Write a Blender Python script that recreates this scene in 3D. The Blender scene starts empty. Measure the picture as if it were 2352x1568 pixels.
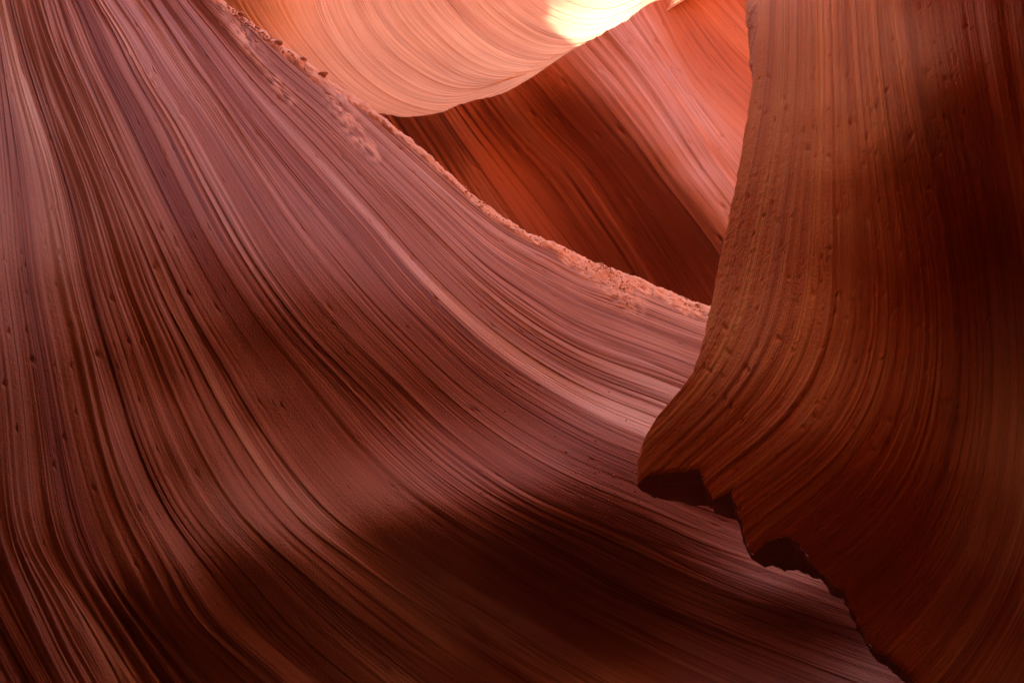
import bpy, math, random
import numpy as np
from mathutils import Vector, Matrix

# ------------------------------------------------------------------ camera, sky, sun, exposure
SC = bpy.context.scene
COL = SC.collection
R = math.radians
W, H, FPX = 2352.0, 1568.0, 2352.0 * 28.0 / 36.0
PITCH = R(12.0)
CAM = np.array([0.0, 0.0, 1.7])

cam_d = bpy.data.cameras.new('camera')
cam_d.lens = 28.0
cam_d.sensor_width = 36.0
cam_d.clip_start = 0.05
cam_d.clip_end = 500.0
cam_d.dof.use_dof = True
cam_d.dof.focus_distance = 4.6
cam_d.dof.aperture_fstop = 7.0
cam = bpy.data.objects.new('camera', cam_d)
cam.location = CAM
cam.rotation_euler = (R(90) + PITCH, 0, 0)
COL.objects.link(cam)
SC.camera = cam

SUN_EL, SUN_AZ = R(55.0), R(-71.5)       # azimuth from +Y towards +X
world = bpy.data.worlds.new('World')
SC.world = world
world.use_nodes = True
wn = world.node_tree
bg = wn.nodes['Background']
sky = wn.nodes.new('ShaderNodeTexSky')
sky.sky_type = 'NISHITA'
sky.sun_disc = False
sky.sun_elevation = SUN_EL
sky.sun_rotation = SUN_AZ
wn.links.new(sky.outputs['Color'], bg.inputs['Color'])
bg.inputs['Strength'].default_value = 0.15

sun_d = bpy.data.lights.new('sun', 'SUN')
sun_d.energy = 5.0
sun_d.angle = R(0.8)
sun_d.color = (1.0, 0.95, 0.86)
sun = bpy.data.objects.new('sun', sun_d)
sdir = Vector((math.sin(SUN_AZ) * math.cos(SUN_EL), math.cos(SUN_AZ) * math.cos(SUN_EL), math.sin(SUN_EL)))
sun.rotation_euler = sdir.to_track_quat('Z', 'Y').to_euler()
sun.location = (6, 6, 30)
COL.objects.link(sun)

SC.view_settings.view_transform = 'Standard'
SC.view_settings.look = 'None'
SC.view_settings.exposure = 3.0
SC.view_settings.gamma = 1.0
SC.render.engine = 'CYCLES'
SC.cycles.max_bounces = 7
SC.cycles.diffuse_bounces = 6
SC.cycles.glossy_bounces = 2
SC.cycles.use_denoising = True
SC.cycles.use_adaptive_sampling = True
SC.cycles.adaptive_threshold = 0.02
SC.cycles.sample_clamp_indirect = 8.0

# ------------------------------------------------------------------ numeric helpers
rng = np.random.default_rng(11)

def unproject(x, y, D):
    """direction of a traced outline point, set at its own distance D (metres along the view axis)"""
    xn = (x - W / 2) / FPX
    yn = (H / 2 - y) / FPX
    c, s = math.cos(PITCH), math.sin(PITCH)
    X = D * xn
    Y = D * (c - s * yn)
    Z = D * (s + c * yn)
    return np.stack([X + CAM[0], Y + CAM[1], Z + CAM[2]], -1)

def spline(pts, n, dense=None):
    """natural cubic spline through points, n samples even in chord length"""
    P = np.asarray(pts, float)
    d = np.r_[0, np.cumsum(np.maximum(np.linalg.norm(np.diff(P[:, :2], axis=0), axis=1), 1e-6))]
    m = len(P)
    A = np.zeros((m, m)); B = np.zeros((m, P.shape[1]))
    h = np.diff(d)
    A[0, 0] = A[-1, -1] = 1
    for i in range(1, m - 1):
        A[i, i - 1] = h[i - 1]; A[i, i] = 2 * (h[i - 1] + h[i]); A[i, i + 1] = h[i]
        B[i] = 6 * ((P[i + 1] - P[i]) / h[i] - (P[i] - P[i - 1]) / h[i - 1])
    M = np.linalg.solve(A, B)
    def ev(q):
        k = np.clip(np.searchsorted(d, q, side='right') - 1, 0, m - 2)
        a = (d[k + 1] - q)[:, None]; b = (q - d[k])[:, None]; hk = h[k][:, None]
        return (M[k] * a ** 3 + M[k + 1] * b ** 3) / (6 * hk) + (P[k] / hk - M[k] * hk / 6) * a + (P[k + 1] / hk - M[k + 1] * hk / 6) * b
    return ev(np.linspace(0, d[-1], n))

def across(curves, n, pos=None):
    """cubic interpolation over a stack of curves (k, m, c) -> (n, m, c)"""
    C = np.asarray(curves)
    k = len(C)
    t = np.arange(k, dtype=float) if pos is None else np.asarray(pos, float)
    q = np.linspace(t[0], t[-1], n)
    # tangents (non-uniform Catmull-Rom)
    T = np.empty_like(C)
    for i in range(k):
        a, b = max(i - 1, 0), min(i + 1, k - 1)
        T[i] = (C[b] - C[a]) / (t[b] - t[a])
    i = np.clip(np.searchsorted(t, q, side='right') - 1, 0, k - 2)
    h = (t[i + 1] - t[i]); s = ((q - t[i]) / h)[:, None, None]; h = h[:, None, None]
    return ((2 * s ** 3 - 3 * s ** 2 + 1) * C[i] + (s ** 3 - 2 * s ** 2 + s) * h * T[i]
            + (-2 * s ** 3 + 3 * s ** 2) * C[i + 1] + (s ** 3 - s ** 2) * h * T[i + 1])

class Field:
    """smooth scalar field fitted to point values and to slopes (least squares on a coarse grid, cubic B-spline sampling)"""
    def __init__(self, x0, x1, y0, y1, step, values, slopes=(), wv=3.0, ws=0.6, wx=1.0):
        self.x0, self.y0, self.st = x0, y0, step
        self.nx = int((x1 - x0) / step) + 1; self.ny = int((y1 - y0) / step) + 1
        nx, ny = self.nx, self.ny; N = nx * ny
        A = np.zeros((N, N)); b = np.zeros(N)
        idx = np.arange(N).reshape(ny, nx)
        def add(cols, co, rhs, w):
            cols = np.asarray(cols); co = np.asarray(co, float)
            np.add.at(A, (cols[:, None], cols[None, :]), w * co[:, None] * co[None, :])
            b[cols] += w * co * rhs
        def addmany(cols, co):
            co = np.asarray(co, float)
            for i in range(len(co)):
                for j in range(len(co)):
                    np.add.at(A, (cols[i], cols[j]), co[i] * co[j])
        addmany([idx[:, :-2].ravel(), idx[:, 1:-1].ravel(), idx[:, 2:].ravel()], [1, -2, 1])
        addmany([idx[:-2].ravel(), idx[1:-1].ravel(), idx[2:].ravel()], [1, -2, 1])
        addmany([idx[:-1, :-1].ravel(), idx[1:, :-1].ravel(), idx[:-1, 1:].ravel(), idx[1:, 1:].ravel()], [1.4, -1.4, -1.4, 1.4])
        def bil(x, y):
            gx = np.clip((x - x0) / step, 0, nx - 1.001); gy = np.clip((y - y0) / step, 0, ny - 1.001)
            i, j = int(gx), int(gy); a, c = gx - i, gy - j
            return [idx[j, i], idx[j, i + 1], idx[j + 1, i], idx[j + 1, i + 1]], np.array([(1 - a) * (1 - c), a * (1 - c), (1 - a) * c, a * c])
        for v in values:
            x, y, z = v[:3]
            cols, co = bil(x, y); add(cols, co, z, wv * (v[3] if len(v) > 3 else 1.0))
        for s in slopes:       # (x, y, d value per pixel upward)
            x, y, g = s[:3]
            c1, w1 = bil(x, y - step * 0.5); c2, w2 = bil(x, y + step * 0.5)
            d = {}
            for c, w in zip(c1, w1): d[c] = d.get(c, 0) + w
            for c, w in zip(c2, w2): d[c] = d.get(c, 0) - w
            add(list(d), list(d.values()), g * step, ws * 12)
        A[np.arange(N), np.arange(N)] += 1e-7
        self.G = np.linalg.solve(A, b).reshape(ny, nx)
    def __call__(self, x, y):
        gx = np.clip((np.asarray(x, float) - self.x0) / self.st, 1.0, self.nx - 2.001)
        gy = np.clip((np.asarray(y, float) - self.y0) / self.st, 1.0, self.ny - 2.001)
        i = gx.astype(int); j = gy.astype(int); a = gx - i; c = gy - j
        def bs(t): return [(1 - t) ** 3 / 6, (3 * t ** 3 - 6 * t ** 2 + 4) / 6, (-3 * t ** 3 + 3 * t ** 2 + 3 * t + 1) / 6, t ** 3 / 6]
        bx, by = bs(a), bs(c)
        out = 0
        for q in range(4):
            row = 0
            for p in range(4):
                row = row + bx[p] * self.G[np.clip(j + q - 1, 0, self.ny - 1), np.clip(i + p - 1, 0, self.nx - 1)]
            out = out + by[q] * row
        return out

def tilt(deg):      # leaning back by deg -> change of log distance per pixel upward
    return math.tan(R(deg)) / FPX

_tab = rng.random((512, 512)) * 2 - 1
def noise2(x, y):
    xi = np.floor(x).astype(int); yi = np.floor(y).astype(int)
    a = x - xi; b = y - yi
    a = a * a * a * (a * (a * 6 - 15) + 10); b = b * b * b * (b * (b * 6 - 15) + 10)
    g = lambda i, j: _tab[i % 512, j % 512]
    return (g(xi, yi) * (1 - a) + g(xi + 1, yi) * a) * (1 - b) + (g(xi, yi + 1) * (1 - a) + g(xi + 1, yi + 1) * a) * b
def fbm(x, y, o=4):
    s = 0; w = 1
    for k in range(o):
        s = s + w * noise2(x * 2 ** k + 17.3 * k, y * 2 ** k + 5.1 * k); w *= 0.5
    return s
def sstep(a, b, x):
    t = np.clip((x - a) / (b - a), 0, 1); return t * t * (3 - 2 * t)

def strata(v, u, amp, seed, coarse=1.0, groove=1.0, mid=1.0, fine=1.0):
    """relief of the worn beds: v across the beds, u along them; soft ribs, shelves and thin grooves"""
    s = seed * 31.7
    w = v + 0.05 * noise2(u * 0.5 + s, v * 0.35 + s) + 0.008 * noise2(u * 2.2 + s, v * 1.5)
    m1 = 0.65 + 0.5 * noise2(u * 0.8 + s + 40, v * 0.9)
    m2 = 0.6 + 0.6 * noise2(u * 1.3 + s + 80, v * 2.3 + 9)
    m3 = 0.6 + 0.7 * noise2(u * 1.9 + s + 120, v * 4.1 + 3)
    grp = 0.25 + 1.1 * sstep(-0.25, 0.45, noise2(v * 1.15 + s + 61, u * 0.22))
    m2 = m2 * grp; m3 = m3 * grp
    h = 0.75 * coarse * m1 * noise2(w * 2.1 + s, u * 0.12)
    n = noise2(w * 6.3 + s + 50, u * 0.2)
    h = h + 0.42 * mid * m2 * (1 - 2 * np.abs(n))                        # sharp-crested ribs
    n = noise2(w * 17 + s + 90, u * 0.35)
    h = h + 0.26 * mid * m3 * n
    n = noise2(w * 4.3 + s + 7, u * 0.15)
    h = h - 0.55 * groove * np.clip(m3, 0, 2) * np.exp(-(n / 0.07) ** 2)
    n = noise2(w * 11.3 + s + 19, u * 0.3)
    h = h - 0.22 * groove * np.clip(m2, 0, 2) * np.exp(-(n / 0.09) ** 2)
    tq = w * 2.6 + 1.5 * noise2(w * 1.3 + s + 71, u * 0.05) + 0.4 * noise2(w * 4.7 + s, u * 0.1)
    fr = tq - np.floor(tq)
    k = np.floor(tq)
    am = np.clip(0.55 + 0.75 * noise2(k * 7.31 + s, u * 0.45), 0, 1.3)
    h = h + 0.34 * groove * am * ((1 - fr) ** 1.6 * sstep(0, 0.06, fr))            # thin hard beds standing proud with a sharp edge
    n = noise2(w * 44 + s + 33, u * 0.7)
    h = h + 0.10 * fine * np.clip(m3, 0, 2) * n
    return amp * h

def normals(P):
    du = np.gradient(P, axis=1); dv = np.gradient(P, axis=0)
    n = np.cross(du, dv)
    n /= np.maximum(np.linalg.norm(n, axis=-1, keepdims=True), 1e-12)
    toc = CAM - P
    if np.mean(np.sum(n * toc, -1)) < 0: n = -n
    return n

def link(o, parent=None):
    COL.objects.link(o)
    if parent is not None: o.parent = parent
    return o

def raw_mesh(name, V, F, mat, parent=None, smooth=True, attrs=None, uv=None):
    V = np.asarray(V, np.float32).reshape(-1, 3); F = np.asarray(F, np.int32)
    k = F.shape[1]
    me = bpy.data.meshes.new(name)
    me.vertices.add(len(V)); me.vertices.foreach_set('co', V.ravel())
    me.loops.add(F.size); me.loops.foreach_set('vertex_index', F.ravel())
    me.polygons.add(len(F))
    me.polygons.foreach_set('loop_start', np.arange(0, F.size, k, dtype=np.int32))
    me.polygons.foreach_set('loop_total', np.full(len(F), k, np.int32))
    me.polygons.foreach_set('use_smooth', np.full(len(F), smooth))
    if attrs:
        for an, av in attrs.items():
            a = me.attributes.new(an, 'FLOAT', 'POINT'); a.data.foreach_set('value', np.asarray(av, np.float32).ravel())
    if uv is not None:
        a = me.attributes.new('bed', 'FLOAT_VECTOR', 'POINT'); a.data.foreach_set('vector', np.asarray(uv, np.float32).ravel())
    me.update(); me.validate()
    if mat: me.materials.append(mat)
    return link(bpy.data.objects.new(name, me), parent)

def grid_mesh(name, P, bed, mat, parent=None, attrs=None, solid=None):
    a, b = P.shape[:2]
    i = np.arange(a * b).reshape(a, b)
    F = np.stack([i[:-1, :-1], i[:-1, 1:], i[1:, 1:], i[1:, :-1]], -1).reshape(-1, 4)
    if solid is not None: F = F[solid.ravel()]
    q = P.reshape(-1, 3)
    n = np.cross(q[F[:, 1]] - q[F[:, 0]], q[F[:, 2]] - q[F[:, 0]])
    if np.sum(n * (CAM - q[F[:, 0]])) < 0: F = F[:, ::-1]
    return raw_mesh(name, P, F, mat, parent, True, attrs, bed)

def thing(name, label, cat, loc=(0, 0, 0), group=None):
    o = bpy.data.objects.new(name, None); o.location = loc
    o['label'] = label; o['category'] = cat; o['kind'] = 'thing'
    if group: o['group'] = group
    COL.objects.link(o)
    bpy.context.view_layer.update()
    return o

def keep(o, root):      # child of an Empty whose own place is not the origin
    o.parent = root
    o.matrix_parent_inverse = Matrix.Translation(-Vector(root.location))
    return o

# ------------------------------------------------------------------ materials
def rock(name, pale, mid, deep, band=1.0, fine=1.0, grain=1.0, rough=0.88, sandc=None, stretch=1.0, bump=1.0, beds=None):
    m = bpy.data.materials.new(name); m.use_nodes = True
    nt = m.node_tree; N = nt.nodes; L = nt.links
    bs = N['Principled BSDF']
    bs.inputs['Roughness'].default_value = rough
    bs.inputs['Specular IOR Level'].default_value = 0.25
    at = N.new('ShaderNodeAttribute'); at.attribute_name = 'bed'
    def mapped(sx, sy, sz=1.0, off=0.0):
        mp = N.new('ShaderNodeMapping'); mp.inputs['Scale'].default_value = (sx, sy, sz); mp.inputs['Location'].default_value = (off, off * 1.7, 0)
        L.new(at.outputs['Vector'], mp.inputs['Vector']); return mp
    def noise(mp, sc=1.0, det=3.0, ro=0.55):
        n = N.new('ShaderNodeTexNoise'); n.inputs['Scale'].default_value = sc; n.inputs['Detail'].default_value = det; n.inputs['Roughness'].default_value = ro
        L.new(mp.outputs['Vector'], n.inputs['Vector']); return n
    def ramp(src, stops):
        r = N.new('ShaderNodeValToRGB'); e = r.color_ramp.elements
        while len(e) < len(stops): e.new(0.5)
        for q, (p, c) in zip(e, stops): q.position = p; q.color = (*c, 1)
        L.new(src, r.inputs['Fac']); return r
    def mix(f, a, b, mode='MIX'):
        x = N.new('ShaderNodeMix'); x.data_type = 'RGBA'; x.blend_type = mode
        if isinstance(f, (int, float)): x.inputs[0].default_value = f
        else: L.new(f, x.inputs[0])
        for k, c in ((6, a), (7, b)):
            if isinstance(c, tuple): x.inputs[k].default_value = (*c, 1)
            else: L.new(c, x.inputs[k])
        return x.outputs[2]
    # broad beds, thin laminae and hair-fine laminae, all following the beds
    b1 = noise(mapped(1.3 * band, 0.10 * stretch, off=3.1), 1.0, 3.5, 0.62)
    c1 = ramp(b1.outputs['Fac'], [(0.33, deep), (0.46, mid), (0.54, mid), (0.66, pale)])
    lm = noise(mapped(2.6 * band, 0.16 * stretch, off=21.3), 1.0, 1.0, 0.5)
    lam = N.new('ShaderNodeMapRange'); lam.inputs['From Min'].default_value = 0.40; lam.inputs['From Max'].default_value = 0.60; lam.inputs['To Min'].default_value = 0.12; lam.inputs['To Max'].default_value = 1.15
    L.new(lm.outputs['Fac'], lam.inputs['Value'])
    def lf(k):
        x = N.new('ShaderNodeMath'); x.operation = 'MULTIPLY'; x.use_clamp = True; x.inputs[1].default_value = k
        L.new(lam.outputs['Result'], x.inputs[0]); return x.outputs[0]
    b2 = noise(mapped(9.0 * band, 0.22 * stretch, off=9.7), 1.0, 2.5, 0.7)
    c2 = ramp(b2.outputs['Fac'], [(0.30, (0.52, 0.42, 0.42)), (0.44, (0.86, 0.80, 0.80)), (0.54, (1, 1, 1)), (0.68, (1.22, 1.32, 1.34))])
    col = mix(lf(0.9 * fine), c1.outputs['Color'], c2.outputs['Color'], 'MULTIPLY')
    c4 = ramp(b2.outputs['Fac'], [(0.462, (1, 1, 1)), (0.48, (0.50, 0.38, 0.40)), (0.50, (1, 1, 1)), (0.585, (1, 1, 1)), (0.60, (0.62, 0.5, 0.5)), (0.612, (1, 1, 1))])
    col = mix(lf(0.8 * fine), col, c4.outputs['Color'], 'MULTIPLY')
    b3 = noise(mapped(38.0 * band, 0.8 * stretch, off=1.3), 1.0, 1.5, 0.7)
    c3 = ramp(b3.outputs['Fac'], [(0.30, (0.50, 0.42, 0.42)), (0.46, (1, 1, 1)), (0.68, (1.24, 1.3, 1.3))])
    col = mix(lf(0.9 * fine), col, c3.outputs['Color'], 'MULTIPLY')
    # tint per group of beds, partly light and glow put into the colour
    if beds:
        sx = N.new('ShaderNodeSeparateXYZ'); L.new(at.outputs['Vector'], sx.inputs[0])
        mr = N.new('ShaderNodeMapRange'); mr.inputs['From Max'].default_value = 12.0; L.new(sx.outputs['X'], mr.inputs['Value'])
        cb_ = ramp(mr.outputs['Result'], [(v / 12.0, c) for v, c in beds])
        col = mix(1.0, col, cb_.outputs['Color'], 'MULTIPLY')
    # slow mottling of the iron stain
    tc = N.new('ShaderNodeTexCoord')
    g0 = N.new('ShaderNodeTexNoise'); g0.inputs['Scale'].default_value = 1.4; g0.inputs['Detail'].default_value = 4
    L.new(tc.outputs['Object'], g0.inputs['Vector'])
    cm = ramp(g0.outputs['Fac'], [(0.3, (0.88, 0.80, 0.78)), (0.7, (1.08, 1.1, 1.1))])
    col = mix(0.6, col, cm.outputs['Color'], 'MULTIPLY')
    # sand grain speckle
    g1 = N.new('ShaderNodeTexNoise'); g1.inputs['Scale'].default_value = 260; g1.inputs['Detail'].default_value = 1
    L.new(tc.outputs['Object'], g1.inputs['Vector'])
    cg = ramp(g1.outputs['Fac'], [(0.3, (0.86, 0.84, 0.84)), (0.7, (1.10, 1.10, 1.10))])
    col = mix(0.6 * grain, col, cg.outputs['Color'], 'MULTIPLY')
    if sandc is not None:
        am = N.new('ShaderNodeAttribute'); am.attribute_name = 'sand'
        col = mix(am.outputs['Fac'], col, mix(0.8, sandc, cg.outputs['Color'], 'MULTIPLY'))
    L.new(col, bs.inputs['Base Color'])
    # fine relief
    def mth(op, a, b):
        x = N.new('ShaderNodeMath'); x.operation = op
        for k, c in ((0, a), (1, b)):
            if isinstance(c, (int, float)): x.inputs[k].default_value = c
            else: L.new(c, x.inputs[k])
        return x.outputs[0]
    gr = N.new('ShaderNodeTexNoise'); gr.inputs['Scale'].default_value = 90; gr.inputs['Detail'].default_value = 2; gr.inputs['Roughness'].default_value = 0.65
    L.new(tc.outputs['Object'], gr.inputs['Vector'])
    hsum = mth('ADD', mth('MULTIPLY', b3.outputs['Fac'], lf(0.55)), mth('MULTIPLY', b2.outputs['Fac'], mth('ADD', lf(1.0), 0.45)))
    hsum = mth('ADD', hsum, mth('MULTIPLY', gr.outputs['Fac'], 0.55 * grain))
    bp = N.new('ShaderNodeBump'); bp.inputs['Strength'].default_value = 0.75 * bump; bp.inputs['Distance'].default_value = 0.008
    L.new(hsum, bp.inputs['Height']); L.new(bp.outputs['Normal'], bs.inputs['Normal'])
    return m

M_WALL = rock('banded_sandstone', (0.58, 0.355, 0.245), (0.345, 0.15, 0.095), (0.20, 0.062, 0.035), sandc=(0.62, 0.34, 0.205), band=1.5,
              beds=[(0.0, (0.95, 0.93, 0.88)), (2.4, (1.02, 1.08, 1.0)), (4.2, (1.04, 1.10, 1.03)), (5.2, (0.90, 0.84, 0.86)), (6.4, (0.92, 0.90, 0.96)), (7.5, (1.0, 1.08, 1.14)), (8.6, (1.06, 1.2, 1.24))])  # tan-to-pink shift of the beds, partly warm and cool light in the colour
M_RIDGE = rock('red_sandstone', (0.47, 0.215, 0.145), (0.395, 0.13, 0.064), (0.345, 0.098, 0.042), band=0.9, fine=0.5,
               beds=[(0.0, (0.98, 0.88, 0.78)), (4.1, (0.98, 0.88, 0.78)), (4.7, (0.92, 1.22, 1.5)), (6.0, (0.92, 1.15, 1.35)), (6.9, (0.95, 0.92, 0.75))])  # flank beyond the fold pinker, partly skylight put into the colour
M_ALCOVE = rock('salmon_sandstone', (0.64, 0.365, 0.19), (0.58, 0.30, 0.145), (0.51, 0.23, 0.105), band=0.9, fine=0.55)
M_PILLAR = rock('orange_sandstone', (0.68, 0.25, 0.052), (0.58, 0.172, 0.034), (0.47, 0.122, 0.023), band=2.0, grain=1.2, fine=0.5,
                beds=[(0.0, (0.95, 0.92, 0.9)), (1.5, (0.97, 0.95, 0.92)), (2.4, (1.14, 1.08, 0.95)), (4.6, (1.08, 1.0, 0.9)), (6.2, (0.92, 0.86, 0.8))])  # paler strip partly paints in the orange glow, darker right beds the shade
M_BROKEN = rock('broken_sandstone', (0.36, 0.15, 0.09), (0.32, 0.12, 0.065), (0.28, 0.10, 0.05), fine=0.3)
M_SAND = rock('loose_sand', (0.46, 0.24, 0.15), (0.42, 0.20, 0.12), (0.38, 0.17, 0.10), fine=0.2, grain=1.6)

M_CRUMB = rock('sand_crumbs', (0.52, 0.28, 0.17), (0.48, 0.24, 0.14), (0.43, 0.20, 0.115), fine=0.0, grain=0.5, bump=0.12)

# ------------------------------------------------------------------ banded wall on the left
G = [
 [(-900,-900),(-800,-400),(-720,0),(-660,500),(-620,900),(-540,1200),(-380,1500),(-200,1850)],
 [(-300,-900),(-260,-400),(-220,0),(-190,400),(-165,800),(-140,1080),(-90,1290),(10,1500),(110,1680),(220,1850)],
 [(-150,-900),(-90,-400),(-45,-50),(-28,200),(-12,420),(0,589),(22,769),(40,913),(54,1079),(79,1238),(144,1364),(223,1508),(300,1640),(430,1850)],
 [(-140,-900),(-70,-350),(0,14),(47,202),(94,360),(126,510),(155,679),(190,823),(225,967),(268,1100),(324,1220),(378,1310),(450,1418),(540,1508),(680,1640),(900,1850)],
 [(-60,-900),(10,-350),(83,0),(119,119),(155,210),(202,324),(262,470),(308,597),(346,697),(389,791),(434,895),(485,1000),(545,1105),(622,1205),(720,1292),(847,1400),(1000,1520),(1190,1660),(1450,1850)],
 [(30,-900),(130,-300),(245,0),(299,83),(360,191),(418,280),(479,389),(533,486),(580,567),(648,668),(725,765),(847,890),(960,1005),(1050,1080),(1170,1160),(1300,1225),(1411,1278),(1519,1335),(1663,1395),(1850,1465),(2100,1550),(2500,1690)],
 [(120,-900),(260,-250),(403,0),(468,83),(558,202),(684,349),(800,482),(860,552),(926,632),(1005,715),(1077,784),(1185,868),(1293,934),(1383,981),(1473,1021),(1600,1075),(1800,1150),(2100,1260),(2550,1420)],
 [(200,-900),(330,-180),(479,22),(540,86),(612,158),(720,252),(847,380),(983,517),(1113,640),(1221,720),(1329,783),(1430,824),(1509,852),(1600,886),(1750,935),(2000,1010),(2550,1150)],
 [(215,-900),(340,-185),(480,-2),(560,50),(640,112),(740,182),(830,247),(930,322),(1020,400),(1100,470),(1180,525),(1260,562),(1340,600),(1420,628),(1500,662),(1580,695),(1640,716),(1800,765),(2050,830),(2550,950)],
]
GV = [0.0, 1.6, 2.35, 3.0, 4.0, 5.4, 6.6, 7.6, 8.6]      # stratigraphic height of each traced bed
NU, NVW = 340, 1800
curves = np.stack([spline(g, NU) for g in G])
XY = across(curves, NVW, pos=[0, 1.2, 1.9, 2.6, 3.6, 5.3, 6.9, 8.1, 9.0])
vv = across(np.broadcast_to(np.array(GV)[:, None, None], (9, 2, 1)).copy(), NVW, pos=[0, 1.2, 1.9, 2.6, 3.6, 5.3, 6.9, 8.1, 9.0])[:, 0, 0]
x, y = XY[..., 0], XY[..., 1]
vfield = np.repeat(vv[:, None], NU, 1)
# beds run out against the crest: thinner top bed towards the upper left
top = np.clip((vfield - 7.6) / 1.0, 0, 1)
vfield = vfield - top * (1 - sstep(300, 1000, x)) * 0.75

wall_depth = [(-900,800,1.15),(-900,-900,2.2),(-400,400,1.6),(0,800,2.1),(0,200,2.9),(0,-400,4.6),(0,1560,2.15),(300,0,4.1),(300,800,2.75),(480,0,4.6),(700,150,4.95),(930,320,5.3),(1260,560,5.8),
              (1640,715,6.3),(2500,940,7.2),(1000,1000,4.2),(1000,1140,3.85),(1000,1350,4.15),(1000,1560,4.4),(1200,1000,4.6),(1200,1150,4.25),(1200,1350,4.75),(1200,1560,5.0),(600,1250,3.05),(600,1560,3.4),
              (1500,1000,5.0),(1500,1200,4.7),(1500,1350,4.95),(1800,1250,5.4),(1800,1350,4.9),(1800,1450,5.15),(2100,1560,4.9),(250,-500,5.6),(100,-900,6.6),(600,800,3.35),(-300,1800,1.6),(2500,1650,5.4),(900,1850,4.0),(1500,1850,4.6)]
wall_tilt = [(1330,660,62),(1150,560,62),(950,390,60),(780,250,58),(1300,800,46),(1100,680,42),(900,500,36),(700,370,30),(500,280,32),(1420,960,60),(1500,800,57),(1300,900,34),(1100,850,4),(950,750,-8),(750,700,-22),(750,830,-36),(650,780,-32),(850,900,-38),(950,880,-26),(500,620,-8),(500,800,-26),(300,100,60),(320,380,42),(150,200,60),(100,400,40),(300,580,6),(180,650,6),(80,650,10),(400,850,-32),(250,850,-26),(100,900,-8),(600,950,-34),(800,1000,-26),(1100,960,4),
             (1000,1090,54),(850,1100,36),(1200,1080,54),(650,1080,-8),(1000,1240,-40),(800,1250,-38),(1100,1350,-48),(1300,1280,-38),(1350,1380,-48),(1500,1120,22),(1650,1240,36),(1500,1310,-30),(1800,1310,62),(1750,1420,-34),(1900,1440,-32),(1950,1560,35),
             (300,1400,-36),(150,1250,-28),(600,1400,-42),(400,1050,-28),(300,1150,-30),(80,1480,-24),(150,1000,-18)]
FW = Field(-1000, 2600, -1000, 1900, 60, [(a, b, math.log(c), 2.0) for a, b, c in wall_depth], [(a, b, tilt(c)) for a, b, c in wall_tilt])
D = np.exp(FW(x, y))
P = unproject(x, y, D)
uu = np.cumsum(np.r_[np.zeros((1, NVW)), np.linalg.norm(np.diff(P, axis=1), axis=2).T], axis=0).T
nrm = normals(P)
left = 1 - sstep(150, 700, x + 0.15 * (y - 500))
low = sstep(900, 1300, y) * (1 - sstep(500, 1000, x))
amp = 0.020 * (0.8 + 1.25 * left + 1.0 * low) * np.clip(D / 3.2, 0.5, 1.3)
hgt = strata(vfield * 1.45, uu, amp * 0.8, 1.0, coarse=1.2, mid=1.0 + 1.0 * np.maximum(left * sstep(350, 800, y), low))
# distance from the crest drives the crumbling sand shelf
crest = XY[-1]
dist = np.linalg.norm(XY - crest[None], axis=2)
wob = 15 + 12 * noise2(uu * 1.7, uu * 0 + 4) + 12 * noise2(uu * 5.1, uu * 0 + 8)
wob = wob * (0.55 + 0.6 * sstep(700, 1350, x)) 
sand = np.clip(1 - sstep(0.45, 1.15, dist / np.maximum(wob, 5) + 0.35 * fbm(x * 0.06, y * 0.06, 3)), 0, 1)
# fallen sand lying in the beds below the shelf
for (sx, sy, sl, sw) in [(560, 90, 70, 16), (640, 200, 60, 12), (790, 265, 60, 20), (815, 310, 55, 18), (850, 345, 40, 16), (1400, 650, 70, 24), (1450, 680, 40, 22), (340, 170, 26, 6)]:
    a = R(52); ca, sa = math.cos(a), math.sin(a)
    p = (x - sx) * ca + (y - sy) * sa; q = -(x - sx) * sa + (y - sy) * ca
    sand = np.maximum(sand, np.exp(-(p / sl) ** 2 - (q / sw) ** 2) * sstep(-0.35, 0.35, fbm(x * 0.09, y * 0.09, 3)) * 0.95)
rough = sand * (0.004 * fbm(x * 0.11, y * 0.11, 4) + 0.010)
hgt = hgt * (1 - 0.75 * sand) + rough
# shallow pits worn along the beds
def pits(h, xs, ys, n, rad, dep, box, ang, elong=3.0):
    """dents in a relief, picked by nearest grid vertex"""
    a, b = xs.shape
    for k in range(n):
        i = rng.integers(box[0], box[1]); j = rng.integers(box[2], box[3])
        r = rad * (0.5 + rng.random() ** 2 * 1.6)
        th = ang(xs[i, j], ys[i, j]); c, s = math.cos(th), math.sin(th)
        w = int(3 + r * elong * 0.8)
        i0, i1 = max(i - w, 0), min(i + w, a); j0, j1 = max(j - w, 0), min(j + w, b)
        X = xs[i0:i1, j0:j1] - xs[i, j]; Y = ys[i0:i1, j0:j1] - ys[i, j]
        p = X * c + Y * s; q = -X * s + Y * c
        h[i0:i1, j0:j1] -= dep * (0.5 + rng.random()) * np.exp(-(p / (r * elong)) ** 2 - (q / r) ** 2)
gx = np.gradient(x, axis=1); gy = np.gradient(y, axis=1)
pits(hgt, x, y, 500, 1.5, 0.007, (150, NVW - 20, 30, NU - 60), lambda a, b: R(52), 2.6)
Pw = P + nrm * hgt[..., None]
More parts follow.
